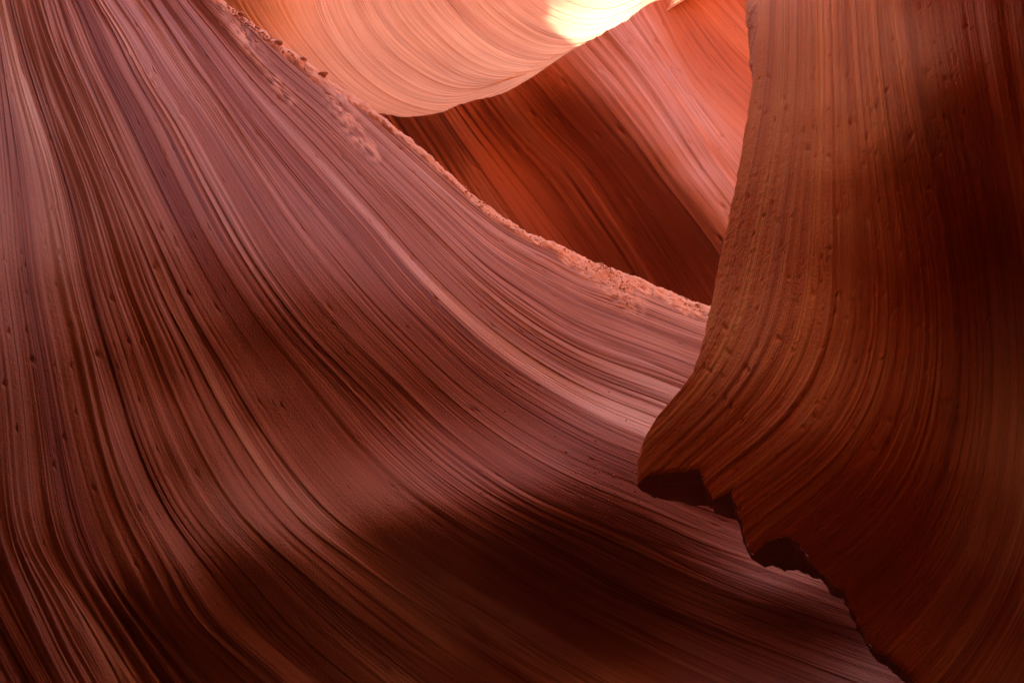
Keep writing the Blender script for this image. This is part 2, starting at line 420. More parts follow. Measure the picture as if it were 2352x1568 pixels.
# the shelf: finer rows, crumbling sand, rolling over and dropping away behind
NB = 30
bedf = np.stack([vfield, uu, 0 * uu], -1)
cut = int(np.argmax((dist[:, NU // 2] < 75)))
FINE = 5
def finer(A):
    t = np.linspace(0, A.shape[1] - 1, (A.shape[1] - 1) * FINE + 1)
    i = np.clip(t.astype(int), 0, A.shape[1] - 2); f = (t - i)[None, :]
    if A.ndim == 3: f = f[..., None]
    return A[:, i] * (1 - f) + A[:, i + 1] * f
ledge = finer(Pw[cut:]); lb = finer(bedf[cut:]); ls = finer(sand[cut:]); ln = finer(nrm[cut:]); lx = finer(x[cut:]); ly = finer(y[cut:])
back = []
for k in range(1, NB + 1):
    t = k / NB
    off = np.array([0.25 * t, 0.62 * t, 0.05 * math.sin(min(t * 3, 1) * 3.14) - 1.6 * t ** 2])
    back.append(ledge[-1] + off)
ledge = np.concatenate([ledge, np.array(back)], 0)
ext = lambda A: np.concatenate([A, np.repeat(A[-1:], NB, 0)], 0)
lb, ls, ln = ext(lb), ext(ls), ext(ln)
qx, qz = ledge[..., 0] * 1.0 + ledge[..., 1] * 0.6, ledge[..., 2] * 1.2 + ledge[..., 1] * 0.8
edge_w = sstep(0, 6, np.arange(len(ledge)))[:, None]
gr = 0.011 * fbm(qx * 5, qz * 5, 3) + 0.007 * np.abs(noise2(qx * 22, qz * 22)) + 0.005 * noise2(qx * 48 + 9, qz * 48)
gr = gr + 0.012 * np.clip(noise2(qx * 13 + 4, qz * 13) - 0.45, 0, 1)
ledge = ledge + ((ls * edge_w * gr)[..., None]) * (0.6 * ln + np.array([0, -0.2, 0.6]))
wall = thing('sandstone_wall', 'broad purple-brown banded sandstone wall sweeping down from upper left to lower right', 'rock wall', tuple(P[NVW // 2, NU - 120]))
NF = 24                                                   # foot of the wall, down into the sandy floor
def foot(A, drop=None):
    B = np.repeat(A[:, -1:], NF, 1).copy()
    if drop is not None:
        z0 = B[:, :1, 2]
        B[..., 2] = z0 + (-5.4 - z0) * np.linspace(0.04, 1, NF)[None] ** 1.2
    return np.concatenate([A, B], 1)
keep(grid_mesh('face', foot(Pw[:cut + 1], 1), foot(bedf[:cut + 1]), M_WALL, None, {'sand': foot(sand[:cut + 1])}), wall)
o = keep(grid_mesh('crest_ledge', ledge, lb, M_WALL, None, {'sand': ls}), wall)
o['label'] = 'crumbly orange sand lying along the crest of the wall'
WX, WY = x.ravel().copy(), y.ravel().copy()
WALL_CREST, WALL_CREST_XY = Pw[-1].copy(), XY[-1].copy()

# ------------------------------------------------------------------ ridge behind: dark red face under a wavy lip
Fg = [
 [(640,120),(700,200),(780,320),(860,440),(960,600)],
 [(800,232),(860,300),(940,410),(1020,530),(1110,690)],
 [(900,266),(950,335),(1030,450),(1100,560),(1190,720)],
 [(980,263),(1030,340),(1110,465),(1190,580),(1290,740)],
 [(1060,240),(1113,312),(1185,405),(1275,520),(1340,610),(1420,750)],
 [(1178,203),(1271,313),(1329,370),(1394,457),(1437,522),(1500,620),(1590,770)],
 [(1307,120),(1401,223),(1473,317),(1545,414),(1600,486),(1680,600),(1790,760)],
 [(1430,52),(1500,140),(1577,252),(1649,360),(1700,430),(1800,560),(1920,700)],
 [(1505,2),(1541,75),(1613,187),(1710,281),(1850,420),(2000,560)],
 [(1585,-8),(1610,15),(1650,58),(1721,137),(1850,260),(2000,400)],
 [(1660,-60),(1720,10),(1800,100),(1920,230),(2050,350)],
 [(1760,-400),(1830,-250),(1900,-120),(1980,0),(2100,150)],
]
pos = [0, 1.1, 1.9, 2.5, 3.2, 4.3, 5.7, 7.0, 7.9, 8.6, 9.3, 10.6]
NVR, NUR = 620, 230
curves = np.stack([spline(g, NUR) for g in Fg])
XY = across(curves, NVR, pos)
x, y = XY[..., 0], XY[..., 1]
vr = np.linspace(pos[0], pos[-1], NVR)[:, None] + 0 * x
ridge_depth = [(640,120,7.2),(800,230,7.3),(900,262,7.4),(1060,240,7.5),(1200,190,7.6),(1310,120,7.62),(1400,235,7.5),(1480,335,7.42),(1560,435,7.38),(1620,520,7.35),(1720,640,7.3),
               (950,345,7.75),(1060,340,7.85),(1180,290,7.95),(1260,250,7.88),(1350,330,7.84),(1430,430,7.8),(1500,530,7.78),(1580,640,7.9),(1150,500,8.1),(1300,560,8.2),(1420,700,8.3),(1000,500,8.0),
               (1430,52,7.95),(1510,0,8.25),(1550,150,8.15),(1650,300,7.8),(1700,200,8.35),(1650,60,8.7),(1700,-60,8.9),(1800,-400,9.5),(1800,450,7.7),(1950,600,7.4)]
ridge_tilt = [(1150,280,-50),(1050,310,-50),(1250,230,-45),(980,330,-50),(1350,280,-24),(1450,380,-22),(1530,500,-22),(1450,200,45),(1520,300,50),(1600,400,50),(1550,150,60),(1600,260,58),(1690,130,0),(1500,60,58)]
FR = Field(300, 2400, -700, 1100, 40, [(a, b, math.log(c), 3.0) for a, b, c in ridge_depth], [(a, b, tilt(c)) for a, b, c in ridge_tilt])
D = np.exp(FR(x, y))
P = unproject(x, y, D)
ur = np.cumsum(np.r_[np.zeros((1, NVR)), np.linalg.norm(np.diff(P, axis=1), axis=2).T], axis=0).T
nrm = normals(P)
h = strata(vr * 0.8, ur, 0.040, 2.0, coarse=1.7, mid=1.1, fine=0.5)
pits(h, x, y, 120, 2.0, 0.015, (100, NVR - 10, 10, NUR - 60), lambda a, b: R(52), 2.5)
Pr = P + nrm * h[..., None]
roll = []
NBR = 30
for k in range(NBR, 0, -1):          # over the lip and down its hidden back
    t = k / NBR
    off = np.array([-0.10 * t, 1.0 * t, -0.16 * t - 0.9 * max(0, t - 0.6) ** 1.5])
    roll.append(Pr[:, 0] + off)
roll = np.stack(roll, 1)
Pf = np.concatenate([roll, Pr], 1)
bed = np.stack([vr * 0.8, ur, 0 * ur], -1)
bedF = np.concatenate([np.repeat(bed[:, :1], NBR, 1), bed], 1)
ridge = thing('sandstone_ridge', 'dark red shaded sandstone ridge with pink ribbed flank and wavy lip behind the sandy crest', 'rock ridge', tuple(P[NVR // 2, NUR - 10]))
c0 = NBR + 6
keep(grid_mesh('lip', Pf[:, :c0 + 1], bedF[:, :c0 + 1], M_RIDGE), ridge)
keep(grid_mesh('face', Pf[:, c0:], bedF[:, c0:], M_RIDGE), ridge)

# ------------------------------------------------------------------ glowing alcove above the ridge
Bg = [
 [(330,-560),(400,-300),(450,-60),(500,40),(600,140),(720,235),(840,292),(930,305),(1010,295),(1085,270),(1205,227),(1325,152),(1450,78),(1540,20),(1710,-80)],
 [(480,-560),(540,-300),(590,-60),(640,50),(710,140),(800,225),(880,270),(940,282),(1000,278),(1070,254),(1190,210),(1310,135),(1440,62),(1530,5),(1700,-95)],
 [(560,-560),(620,-300),(680,-60),(712,40),(770,130),(850,205),(940,250),(1040,262),(1150,235),(1300,165),(1440,80),(1600,-40)],
 [(640,-560),(700,-300),(735,-60),(760,30),(800,105),(865,175),(940,222),(1020,238),(1120,218),(1260,150),(1400,75),(1560,-50)],
 [(740,-560),(770,-300),(800,-60),(835,30),(880,97),(958,160),(1040,198),(1110,200),(1200,165),(1320,110),(1440,45),(1560,-60)],
 [(860,-560),(880,-300),(915,-60),(955,22),(1010,85),(1080,143),(1160,170),(1230,165),(1310,128),(1390,85),(1470,30),(1570,-70)],
 [(1000,-560),(1010,-300),(1060,-60),(1110,10),(1187,72),(1257,103),(1325,105),(1375,88),(1430,55),(1490,10),(1580,-80)],
 [(1180,-560),(1180,-300),(1215,-60),(1268,0),(1318,24),(1372,34),(1430,22),(1490,-10),(1540,-60),(1600,-120)],
 [(1330,-560),(1310,-300),(1330,-120),(1370,-60),(1420,-50),(1470,-65),(1530,-110),(1620,-200)],
]
posb = [0, 1.2, 1.8, 2.3, 3.1, 4.1, 5.4, 6.7, 8.0]
NVB, NUB = 430, 260
curves = np.stack([spline(g, NUB) for g in Bg])
XY = across(curves, NVB, posb)
x, y = XY[..., 0], XY[..., 1]
vb = np.linspace(posb[0], posb[-1], NVB)[:, None] + 0 * x
alc_depth = [(480,0,7.0),(500,-120,6.7),(590,-120,7.0),(560,0,7.2),(570,70,7.6),(630,0,7.65),(645,70,7.95),(700,0,8.25),(700,-120,8.5),(700,100,8.1),(850,240,7.85),(980,265,7.9),(1100,225,8.05),(1200,185,8.25),(1300,120,8.55),(1400,75,8.55),(1480,0,8.65),(1520,-60,8.6),(800,100,8.4),(900,50,8.75),(1000,150,8.5),(1000,0,8.95),(1000,-200,9.7),(1200,100,8.75),(1200,0,9.15),(1300,40,9.05),(1300,-60,9.3),(1400,10,8.95),(1400,-120,9.2),
             (700,-300,10.2),(850,-150,9.5),(1000,-500,12.5),(1400,-300,11.0),(1200,-200,10.0),(850,300,7.72),(980,290,7.78),(1100,252,7.93),(1200,217,8.08),(1320,142,8.35),(1440,64,8.42),(1650,-100,9.0),(400,-600,11.0)]
FB = Field(200, 2000, -900, 700, 40, [(a, b, math.log(c), 2.0) for a, b, c in alc_depth], [(600,30,tilt(-45)),(560,40,tilt(-45)),(520,0,tilt(-45)),(620,-40,tilt(-40))])
D = np.exp(FB(x, y))
P = unproject(x, y, D)
ub = np.cumsum(np.r_[np.zeros((1, NVB)), np.linalg.norm(np.diff(P, axis=1), axis=2).T], axis=0).T
nrm = normals(P)
h = strata(vb * 0.9, ub, 0.013, 3.0, coarse=1.2)
pits(h, x, y, 60, 1.6, 0.006, (60, NVB - 40, 40, NUB - 40), lambda a, b: R(35), 2.0)
Pb = P + nrm * h[..., None]
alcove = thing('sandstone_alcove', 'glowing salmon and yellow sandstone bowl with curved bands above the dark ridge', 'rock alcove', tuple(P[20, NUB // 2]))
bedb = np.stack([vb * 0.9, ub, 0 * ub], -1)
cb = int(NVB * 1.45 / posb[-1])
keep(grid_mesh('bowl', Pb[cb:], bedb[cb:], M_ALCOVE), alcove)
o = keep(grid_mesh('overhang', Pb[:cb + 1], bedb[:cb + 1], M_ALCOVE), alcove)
o['label'] = 'shaded dark red overhanging side of the bowl at its left'

# ------------------------------------------------------------------ pillar on the right
edge = [(1830,-900),(1790,-500),(1758,-200),(1738,0),(1731,80),(1724,150),(1720,200),(1712,260),(1700,330),(1685,420),(1668,500),(1652,570),(1640,640),(1627,700),(1615,760),(1600,815),(1585,858),(1560,895),(1530,930),(1500,965),(1480,1000),(1468,1030),(1462,1055),(1460,1085),(1463,1112),
        (1490,1091),(1545,1086),(1602,1077),(1610,1098),(1620,1126),(1633,1149),(1652,1142),(1673,1131),(1682,1158),(1692,1192),(1704,1230),(1714,1262),(1723,1279),(1750,1252),(1772,1241),(1800,1236),(1822,1246),(1842,1268),(1860,1296),(1880,1322),(1905,1345),(1938,1362),(1950,1395),(1968,1436),(1990,1480),(2005,1500),(2040,1516),(2072,1540),(2110,1592),(2200,1720),(2420,2000)]
E = np.array(edge, float)
wE = E[:, 0] + E[:, 1]
for k in range(1, len(wE)): wE[k] = max(wE[k], wE[k - 1] + 1.0)
NR, NC = 900, 330
wq = np.concatenate([np.linspace(wE[0], 1500, 70)[:-1], np.linspace(1500, 3650, NR - 150), np.linspace(3650, wE[-1], 82)[1:]])
wq = np.sort(np.concatenate([wq, wE]))
wk = [wq[0]]
for q in wq[1:]:
    if q - wk[-1] > 1.4 or q in wE: wk.append(q)
wq = np.array(wk)
wq = wq[np.r_[True, np.diff(wq) > 0.7]]
bx = np.interp(wq, wE, E[:, 0]); by = np.interp(wq, wE, E[:, 1])
jag = 2.2 * noise2(wq * 0.06, wq * 0) + 1.2 * noise2(wq * 0.2, wq * 0 + 3)
bx = bx + jag * 0.9; by = wq - bx
XC = np.concatenate([np.arange(1440, 2230, 2.8), np.linspace(2230, 2950, 90)])
x = np.maximum(bx[:, None], XC[None, :])
y = by[:, None] - (x - bx[:, None])
solid = ((x[:-1, 1:] - x[:-1, :-1]) + (x[1:, 1:] - x[1:, :-1])) > 0
pil_lines = [
 (0.0, [(1735,-300),(1728,100),(1705,290),(1660,520),(1620,720)]),
 (0.6, [(1775,-300),(1772,0),(1768,200),(1735,380),(1690,560),(1640,760),(1560,920)]),
 (1.2, [(1815,-300),(1815,72),(1811,216),(1793,306),(1757,440),(1715,620),(1660,800),(1560,960),(1480,1040)]),
 (2.1, [(1865,-300),(1865,0),(1861,252),(1847,400),(1822,560),(1790,700),(1730,850),(1640,960),(1530,1050)]),
 (3.2, [(1900,-300),(1900,0),(1903,250),(1915,500),(1920,680),(1895,830),(1845,930),(1770,1000),(1690,1050),(1611,1083)]),
 (4.4, [(1950,-300),(1955,0),(1975,250),(2000,480),(2020,680),(1995,850),(1930,980),(1850,1070),(1760,1130),(1690,1160)]),
 (5.6, [(2010,-300),(2020,0),(2045,250),(2080,500),(2105,720),(2085,900),(2010,1060),(1900,1190),(1800,1260)]),
 (6.8, [(2065,-300),(2077,0),(2099,126),(2135,288),(2175,460),(2200,650),(2205,850),(2190,1030),(2130,1180),(2020,1310),(1940,1370)]),
 (8.2, [(2150,-300),(2165,0),(2200,200),(2250,450),(2290,700),(2300,900),(2285,1090),(2230,1260),(2130,1410),(2030,1500)]),
 (9.8, [(2260,-300),(2280,0),(2320,300),(2370,650),(2385,900),(2370,1130),(2320,1330),(2230,1500),(2140,1610)]),
 (12.0, [(2450,-300),(2480,200),(2530,700),(2540,1000),(2510,1300),(2400,1560),(2280,1750)]),
]
vals = []
for v, pts in pil_lines:
    for q in spline(pts, 14): vals.append((q[0], q[1], v))
FPV = Field(1300, 3100, -1200, 2100, 60, vals, (), wv=1.0)
vp = FPV(x, y)
pil_depth = [(1735,0,3.35),(1720,200,3.08),(1640,640,2.95),(1500,965,3.0),(1463,1100,3.05),(1600,1080,2.9),(1700,1230,2.75),(1880,1322,2.58),(2100,1570,2.4),(1900,-300,4.3),(1900,0,3.0),(1900,300,2.52),(1900,700,2.36),(1900,1000,2.26),(1900,1130,2.3),(2000,1250,2.36),(2050,0,2.8),(2050,300,2.36),(2080,600,2.34),
             (2160,0,2.45),(2180,300,2.42),(2300,0,1.85),(2300,300,2.28),(2300,600,2.5),(2300,900,2.45),(2180,600,2.45),(2160,900,2.35),(2400,0,1.6),(2400,300,2.1),(2400,600,2.35),(2400,900,2.25),(2352,1250,2.1),(2352,1500,2.2),(2540,300,1.6),(2600,500,1.2),(2600,1200,1.15),(2950,600,.8),(1800,-600,5.6),(2250,-300,1.4),(2300,-800,1.3),(2900,-800,1.0),(2300,1900,2.4)]
pil_tilt = [(1900,50,68),(1900,200,62),(1900,350,48),(1920,500,28),(1920,680,15),(1800,800,14),(1900,700,26),(1930,850,24),(1900,1000,4),(1700,900,-12),(1560,1000,-15),(1900,1200,-24),(2100,1200,-26),(2050,1400,-26),(2250,1350,-26),(2250,1100,-20),(2050,100,60),(2060,300,40),(2300,50,-45),(2310,250,-42),(2310,450,-32),(2310,700,-15),(2250,950,0)]
FP = Field(1300, 3100, -1200, 2100, 50, [(a, b, math.log(c), 2.0) for a, b, c in pil_depth], [(a, b, tilt(c)) for a, b, c in pil_tilt])
D = np.exp(FP(x, y))
P = unproject(x, y, D)
nrm = np.cross(unproject(x + 3, y, np.exp(FP(x + 3, y))) - unproject(x - 3, y, np.exp(FP(x - 3, y))), unproject(x, y + 3, np.exp(FP(x, y + 3))) - unproject(x, y - 3, np.exp(FP(x, y - 3))))
nrm /= np.linalg.norm(nrm, axis=-1, keepdims=True)
nrm *= np.sign(np.sum(nrm * (CAM - P), -1, keepdims=True))
up = -(P[..., 2]) * 1.0
h = strata(vp * 0.9, up, 0.0075, 4.0, coarse=1.0, groove=0.7, mid=0.8)
# blistered skin along the left edge, pitting over the middle
blis = (1 - sstep(60, 260, x - bx[:, None])) * sstep(200, 420, y) * (1 - sstep(1000, 1090, y) * 0.4)
h = h * (1 - 0.65 * blis) + blis * (0.0022 * np.abs(fbm(x * 0.10, y * 0.07, 3)) + 0.0010 * noise2(x * 0.22, y * 0.2))
pits(h, x, y, 1100, 1.7, 0.006, (60, len(wq) - 140, 10, 290), lambda a, b: R(80 + rng.normal() * 18), 2.2)
fade = sstep(0, 14, x - bx[:, None])                     # rounded arris
Pp = P + nrm * (h - 0.012 * (1 - fade) ** 2)[..., None]
pillar = thing('sandstone_pillar', 'tall orange-brown sandstone pillar with undercut notched foot on the right', 'rock pillar', tuple(P[len(wq) - 100, 5]))
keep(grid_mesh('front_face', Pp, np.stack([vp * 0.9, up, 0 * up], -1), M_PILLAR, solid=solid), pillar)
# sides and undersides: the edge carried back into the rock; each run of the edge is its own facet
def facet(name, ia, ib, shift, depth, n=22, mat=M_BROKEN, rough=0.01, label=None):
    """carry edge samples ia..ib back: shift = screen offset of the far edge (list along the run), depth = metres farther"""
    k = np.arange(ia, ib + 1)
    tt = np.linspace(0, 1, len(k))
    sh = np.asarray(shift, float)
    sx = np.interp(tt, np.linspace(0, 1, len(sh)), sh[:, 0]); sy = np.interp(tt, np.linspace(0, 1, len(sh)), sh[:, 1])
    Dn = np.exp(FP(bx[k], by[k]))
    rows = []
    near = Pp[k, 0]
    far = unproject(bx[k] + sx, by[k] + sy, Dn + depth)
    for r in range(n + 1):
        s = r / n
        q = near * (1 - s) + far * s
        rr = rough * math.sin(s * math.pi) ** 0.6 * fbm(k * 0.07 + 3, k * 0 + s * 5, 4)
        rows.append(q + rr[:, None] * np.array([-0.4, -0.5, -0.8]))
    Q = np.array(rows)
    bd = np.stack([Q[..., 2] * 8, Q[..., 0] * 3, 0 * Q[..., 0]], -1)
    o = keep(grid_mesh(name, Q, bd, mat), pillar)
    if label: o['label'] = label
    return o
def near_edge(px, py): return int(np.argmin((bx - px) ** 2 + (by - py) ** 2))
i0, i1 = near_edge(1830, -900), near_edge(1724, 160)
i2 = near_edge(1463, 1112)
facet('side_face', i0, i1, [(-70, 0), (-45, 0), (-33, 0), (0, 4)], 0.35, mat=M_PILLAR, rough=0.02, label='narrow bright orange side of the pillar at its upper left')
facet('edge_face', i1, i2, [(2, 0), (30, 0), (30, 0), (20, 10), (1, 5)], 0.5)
# broken foot: (near edge point, far edge point) pairs; one facet between each pair of breaks
foot_pts = [((1463,1112),(1464,1117)),((1490,1091),(1505,1142)),((1545,1086),(1570,1156)),((1602,1077),(1628,1163)),((1620,1126),(1636,1168)),((1633,1149),(1640,1176)),((1652,1142),(1662,1188)),((1673,1131),(1690,1194)),
            ((1692,1192),(1697,1200)),((1714,1262),(1722,1273)),((1723,1279),(1727,1284)),((1750,1252),(1757,1301)),((1800,1236),(1800,1310)),((1842,1268),(1850,1314)),((1880,1322),(1886,1332)),((1905,1345),(1906,1362)),((1938,1362),(1938,1374)),
            ((1990,1480),(1994,1488)),((2005,1500),(2014,1518)),((2040,1516),(2046,1540)),((2072,1540),(2078,1566)),((2110,1592),(2118,1612)),((2420,2000),(2440,2030))]
fi = [near_edge(*p[0]) for p in foot_pts]
kk = np.arange(fi[0], fi[-1] + 1)
fxs = np.interp(kk, fi, [p[1][0] - p[0][0] for p in foot_pts]); fys = np.interp(kk, fi, [p[1][1] - p[0][1] for p in foot_pts])
wob2 = 2.2 * noise2(kk * 0.11, kk * 0 + 2) + 1.2 * noise2(kk * 0.37, kk * 0 + 7)
Dk = np.exp(FP(bx[kk], by[kk]))
near = Pp[kk, 0]; far = unproject(bx[kk] + fxs, by[kk] + fys + wob2 * np.minimum(1, fys / 20), Dk + 0.34); far2 = unproject(bx[kk] + fxs + 70, by[kk] + fys - 60, Dk + 1.1)
rows = [unproject(bx[kk] + 5, by[kk] - 5, np.exp(FP(bx[kk] + 5, by[kk] - 5)) + 0.05), unproject(bx[kk] + 1.5, by[kk] - 1.5, np.exp(FP(bx[kk], by[kk])) + 0.022)]
for r in range(19):
    q = r / 18
    rg = 0.012 * math.sin(q * math.pi) * fbm(kk * 0.09 + 3, kk * 0 + q * 4, 4)
    rows.append(near * (1 - q) + far * q + rg[:, None] * np.array([-0.3, -0.6, -0.7]))
for r in range(1, 7):
    q = r / 6
    rows.append(far * (1 - q) + far2 * q)
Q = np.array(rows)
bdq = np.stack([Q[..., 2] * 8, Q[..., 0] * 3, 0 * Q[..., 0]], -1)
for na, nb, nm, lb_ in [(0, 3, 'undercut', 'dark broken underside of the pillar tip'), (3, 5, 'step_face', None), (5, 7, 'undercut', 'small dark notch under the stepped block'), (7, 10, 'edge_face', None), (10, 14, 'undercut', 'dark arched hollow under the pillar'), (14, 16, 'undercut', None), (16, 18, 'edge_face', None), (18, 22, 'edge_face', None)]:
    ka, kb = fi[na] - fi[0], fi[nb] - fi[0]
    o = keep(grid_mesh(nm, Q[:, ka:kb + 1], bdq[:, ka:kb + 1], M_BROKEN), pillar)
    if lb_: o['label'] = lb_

# ------------------------------------------------------------------ the rest of the slot: floor and the walls out of frame
def slab(name, label, ctrl, nu, nv, seed, mat, ampl=0.25, cat='rock wall'):
    """curved wall from a small net of control points"""
    C = np.asarray(ctrl, float)
    A = across(C, nv)
    B = across(A.transpose(1, 0, 2), nu).transpose(1, 0, 2)
    n = normals(B)
    zz = B[..., 2]; run = np.cumsum(np.r_[np.zeros((1, nv)), np.linalg.norm(np.diff(B, axis=1), axis=2).T], axis=0).T
    v = zz * 1.2 + 0.5 * run
    hh = ampl * fbm(run * 0.35 + seed, zz * 0.3, 3) + strata(v, run, 0.05, seed)
    Q = B + n * hh[..., None]
    o = grid_mesh(name, Q, np.stack([v, run, 0 * v], -1), mat)
    o['kind'] = 'structure'
    return o

fl = np.stack(np.meshgrid(np.r_[np.linspace(-90, -15, 8), np.linspace(-14, 16, 160), np.linspace(17, 90, 8)], np.r_[np.linspace(-90, -13, 8), np.linspace(-12, 24, 190), np.linspace(25, 90, 8)]), -1)
fz = 0.10 * fbm(fl[..., 0] * 0.5, fl[..., 1] * 0.5, 4) - 4.8  # unseen floor set deep to keep the lower walls dark
flo = grid_mesh('canyon_floor', np.concatenate([fl, fz[..., None]], -1), np.concatenate([fl, fz[..., None]], -1), M_SAND)
flo['kind'] = 'structure'

def net(cols):
    """columns of (x, y, z) from foot to rim -> control net, rows = height"""
    k = max(len(c) for c in cols)
    return [[c[min(i, len(c) - 1)] for c in cols] for i in range(k)]

slab('canyon_wall_right', '', net([  # unseen; low near rim and slanting rear shaped to send light to the pillar
    [(2.2, 3.7, -5.4), (2.3, 3.7, 2.0), (2.6, 3.7, 4.5), (3.0, 3.7, 6), (3.6, 3.7, 7.4)],
    [(2.3, 2.4, -5.4), (2.3, 2.4, 2.0), (2.5, 2.4, 4.5), (2.9, 2.4, 6), (3.5, 2.5, 7.4)],
    [(2.0, 1.5, -5.4), (2.0, 1.5, 2.0), (1.7, 1.5, 4), (1.8, 1.5, 6), (2.6, 1.6, 9)],
    [(1.15, .7, -5.4), (1.25, .7, 2.0), (1.3, .7, 4.2), (1.5, .7, 7), (2.0, .8, 10)],
    [(1.15, -.4, -5.4), (1.25, -.4, 2.0), (1.2, -.4, 4.4), (1.0, -.4, 7), (1.4, -.3, 12)],
    [(1.1, -1.5, -5.4), (1.2, -1.5, 2.0), (1.1, -1.5, 4.6), (0.7, -1.4, 7.6), (0.8, -1.4, 15)],
    [(-.8, -2.8, -5.4), (-.7, -2.8, 2.5), (-.6, -2.8, 5), (-.6, -2.8, 8), (-.5, -2.9, 15)],
    [(-2.8, -4.4, -5.4), (-2.8, -4.4, 2.5), (-2.8, -4.4, 5), (-2.8, -4.4, 8), (-2.7, -4.5, 15)],
    [(-5.2, -6.2, -5.4), (-5.2, -6.2, 2.5), (-5.2, -6.2, 5), (-5.2, -6.2, 8), (-5.1, -6.2, 15)]]), 140, 90, 5.0, M_PILLAR, 0.12)
slab('canyon_wall_back_right', '', net([  # unseen; near rim kept low to admit sky light
    [(2.2, 3.6, -5.4), (2.3, 3.6, 2), (2.6, 3.6, 4.5), (3.0, 3.6, 6), (3.6, 3.6, 7.4)],
    [(3.0, 4.6, -5.4), (3.2, 4.6, 2), (3.4, 4.6, 4.5), (3.7, 4.7, 6), (4.2, 4.8, 7.6)],
    [(4.6, 6.0, -5.4), (4.7, 6.0, 2), (4.7, 6.0, 5), (4.7, 6.0, 7), (4.8, 6.1, 9)],
    [(5.2, 8.0, -5.4), (5.2, 8.0, 3), (5.0, 8.0, 6), (4.9, 8.0, 9), (4.8, 8.0, 13)],
    [(5.6, 13.0, -5.4), (5.6, 13.0, 3), (5.6, 13, 6), (5.4, 13, 8), (5.6, 13, 15)]]), 90, 90, 6.0, M_RIDGE)
slab('canyon_wall_far', '', net([
    [(-7, 10.5, -5.4), (-7, 10.5, 5), (-7, 11, 10), (-7, 12, 15)],
    [(-2, 13.5, -5.4), (-2, 13.5, 5), (-2, 14, 10), (-2, 15, 15)],
    [(2, 14.5, -5.4), (2, 14.5, 5), (2, 15, 10), (2, 16, 15)],
    [(7, 13.5, -5.4), (7, 13.5, 5), (7, 14, 10), (7, 15, 15)]]), 90, 80, 7.0, M_ALCOVE)
slab('canyon_wall_left', '', net([  # unseen; flares behind the camera so sun reaches the slanting rear wall
    [(-1.5, 1.5, -5.4), (-1.7, 1.5, 3), (-2.2, 1.6, 6), (-2.5, 1.8, 9), (-3.2, 2, 13)],
    [(-1.3, -.5, -5.4), (-1.5, -.5, 3), (-1.7, -.5, 6), (-2.0, -.5, 9), (-2.4, -.5, 12.5)],
    [(-2.6, -1.6, -5.4), (-2.6, -1.6, 3), (-2.8, -1.6, 6), (-3.0, -1.6, 9), (-3.3, -1.6, 12.9)],
    [(-4.6, -3.4, -5.4), (-4.6, -3.4, 3), (-4.6, -3.4, 6), (-4.8, -3.4, 9), (-5, -3.4, 12.9)],
    [(-5.2, -6.4, -5.4), (-5.2, -6.4, 3), (-5.2, -6.4, 6), (-5.2, -6.4, 9), (-5.3, -6.4, 12.9)]]), 90, 80, 8.0, M_WALL)
slab('canyon_wall_upper_left', '', net([  # unseen; rim notched towards its far end to steer the sun patch
    [(-2.1, 1.2, 3), (-2.6, 1.2, 6), (-3.0, 1.4, 9), (-3.2, 1.6, 13.2)],
    [(-2.8, 3.2, 3), (-3.1, 3.2, 6), (-3.3, 3.4, 9), (-3.6, 3.6, 13.8)],
    [(-3.6, 5.2, 3), (-3.8, 5.2, 6), (-3.9, 5.4, 10), (-4.0, 5.6, 15.3)],
    [(-4.4, 6.6, 3), (-4.6, 6.6, 6), (-4.5, 6.6, 10), (-4.0, 6.6, 15.5)],
    [(-4.8, 8.1, 3), (-4.8, 8.1, 6), (-4.6, 8.1, 10), (-4.0, 8.2, 15.5)],
    [(-5.0, 8.8, 3), (-5.0, 8.8, 6), (-4.8, 8.8, 9), (-4.1, 8.8, 14.05)],
    [(-5.4, 12.5, 3), (-5.4, 12.5, 6), (-5.0, 12.6, 9), (-4.1, 12.8, 14.05)]]), 160, 80, 9.0, M_WALL, 0.06)

# plateau the slot is cut into
hole = np.array([(-3.2,1.6),(-3.6,3.6),(-4,5.6),(-4,8.2),(-4.1,8.8),(-4.1,12),(-4.1,14.4),(-2,15.0),(2,15.6),(5.6,15),(5.6,13),(4.8,8),(4.7,6.1),(4.1,4.8),(3.5,3.7),(3.4,2.5),(2.5,1.6),(1.9,.8),(1.3,-.3),(.7,-1.4),(-.5,-2.9),(-2.7,-4.5),(-5.1,-6.2),(-5.3,-6.3),(-5,-3.4),(-3.3,-1.6),(-2.4,-.5)])
def inside(px, py, poly):
    r = np.zeros(px.shape, bool)
    for (x1, y1), (x2, y2) in zip(poly, np.roll(poly, -1, 0)):
        c = (y1 > py) != (y2 > py)
        r ^= c & (px < (x2 - x1) * (py - y1) / (y2 - y1 + 1e-12) + x1)
    return r
ax = np.concatenate([np.linspace(-90, -10, 14)[:-1], np.arange(-10, 12, 0.25), np.linspace(12, 90, 14)])
ay = np.concatenate([np.linspace(-90, -10, 14)[:-1], np.arange(-10, 20, 0.25), np.linspace(20, 90, 14)])
gx_, gy_ = np.meshgrid(ax, ay)
gz_ = 14.3 + 0.25 * fbm(gx_ * 0.3, gy_ * 0.3, 3) + 0.6 * fbm(gx_ * 0.05, gy_ * 0.05, 2)
gz_ -= 7.3 * sstep(0.8, 3.0, gx_) * sstep(-5.0, -2.2, -np.abs(gy_ - 3.2))  # this and the next drops shape where sky and sun get in
gz_ -= 2.0 * (1 - sstep(-4, -3, gx_)) * sstep(8.0, 8.6, gy_)
gz_ -= 1.7 * sstep(-6, -3.0, -np.abs(gy_ + 4.0)) * (1 - sstep(-3, -1.5, gx_)) * (1 - sstep(-3, 0, gx_)) * sstep(-20, -10, gx_)
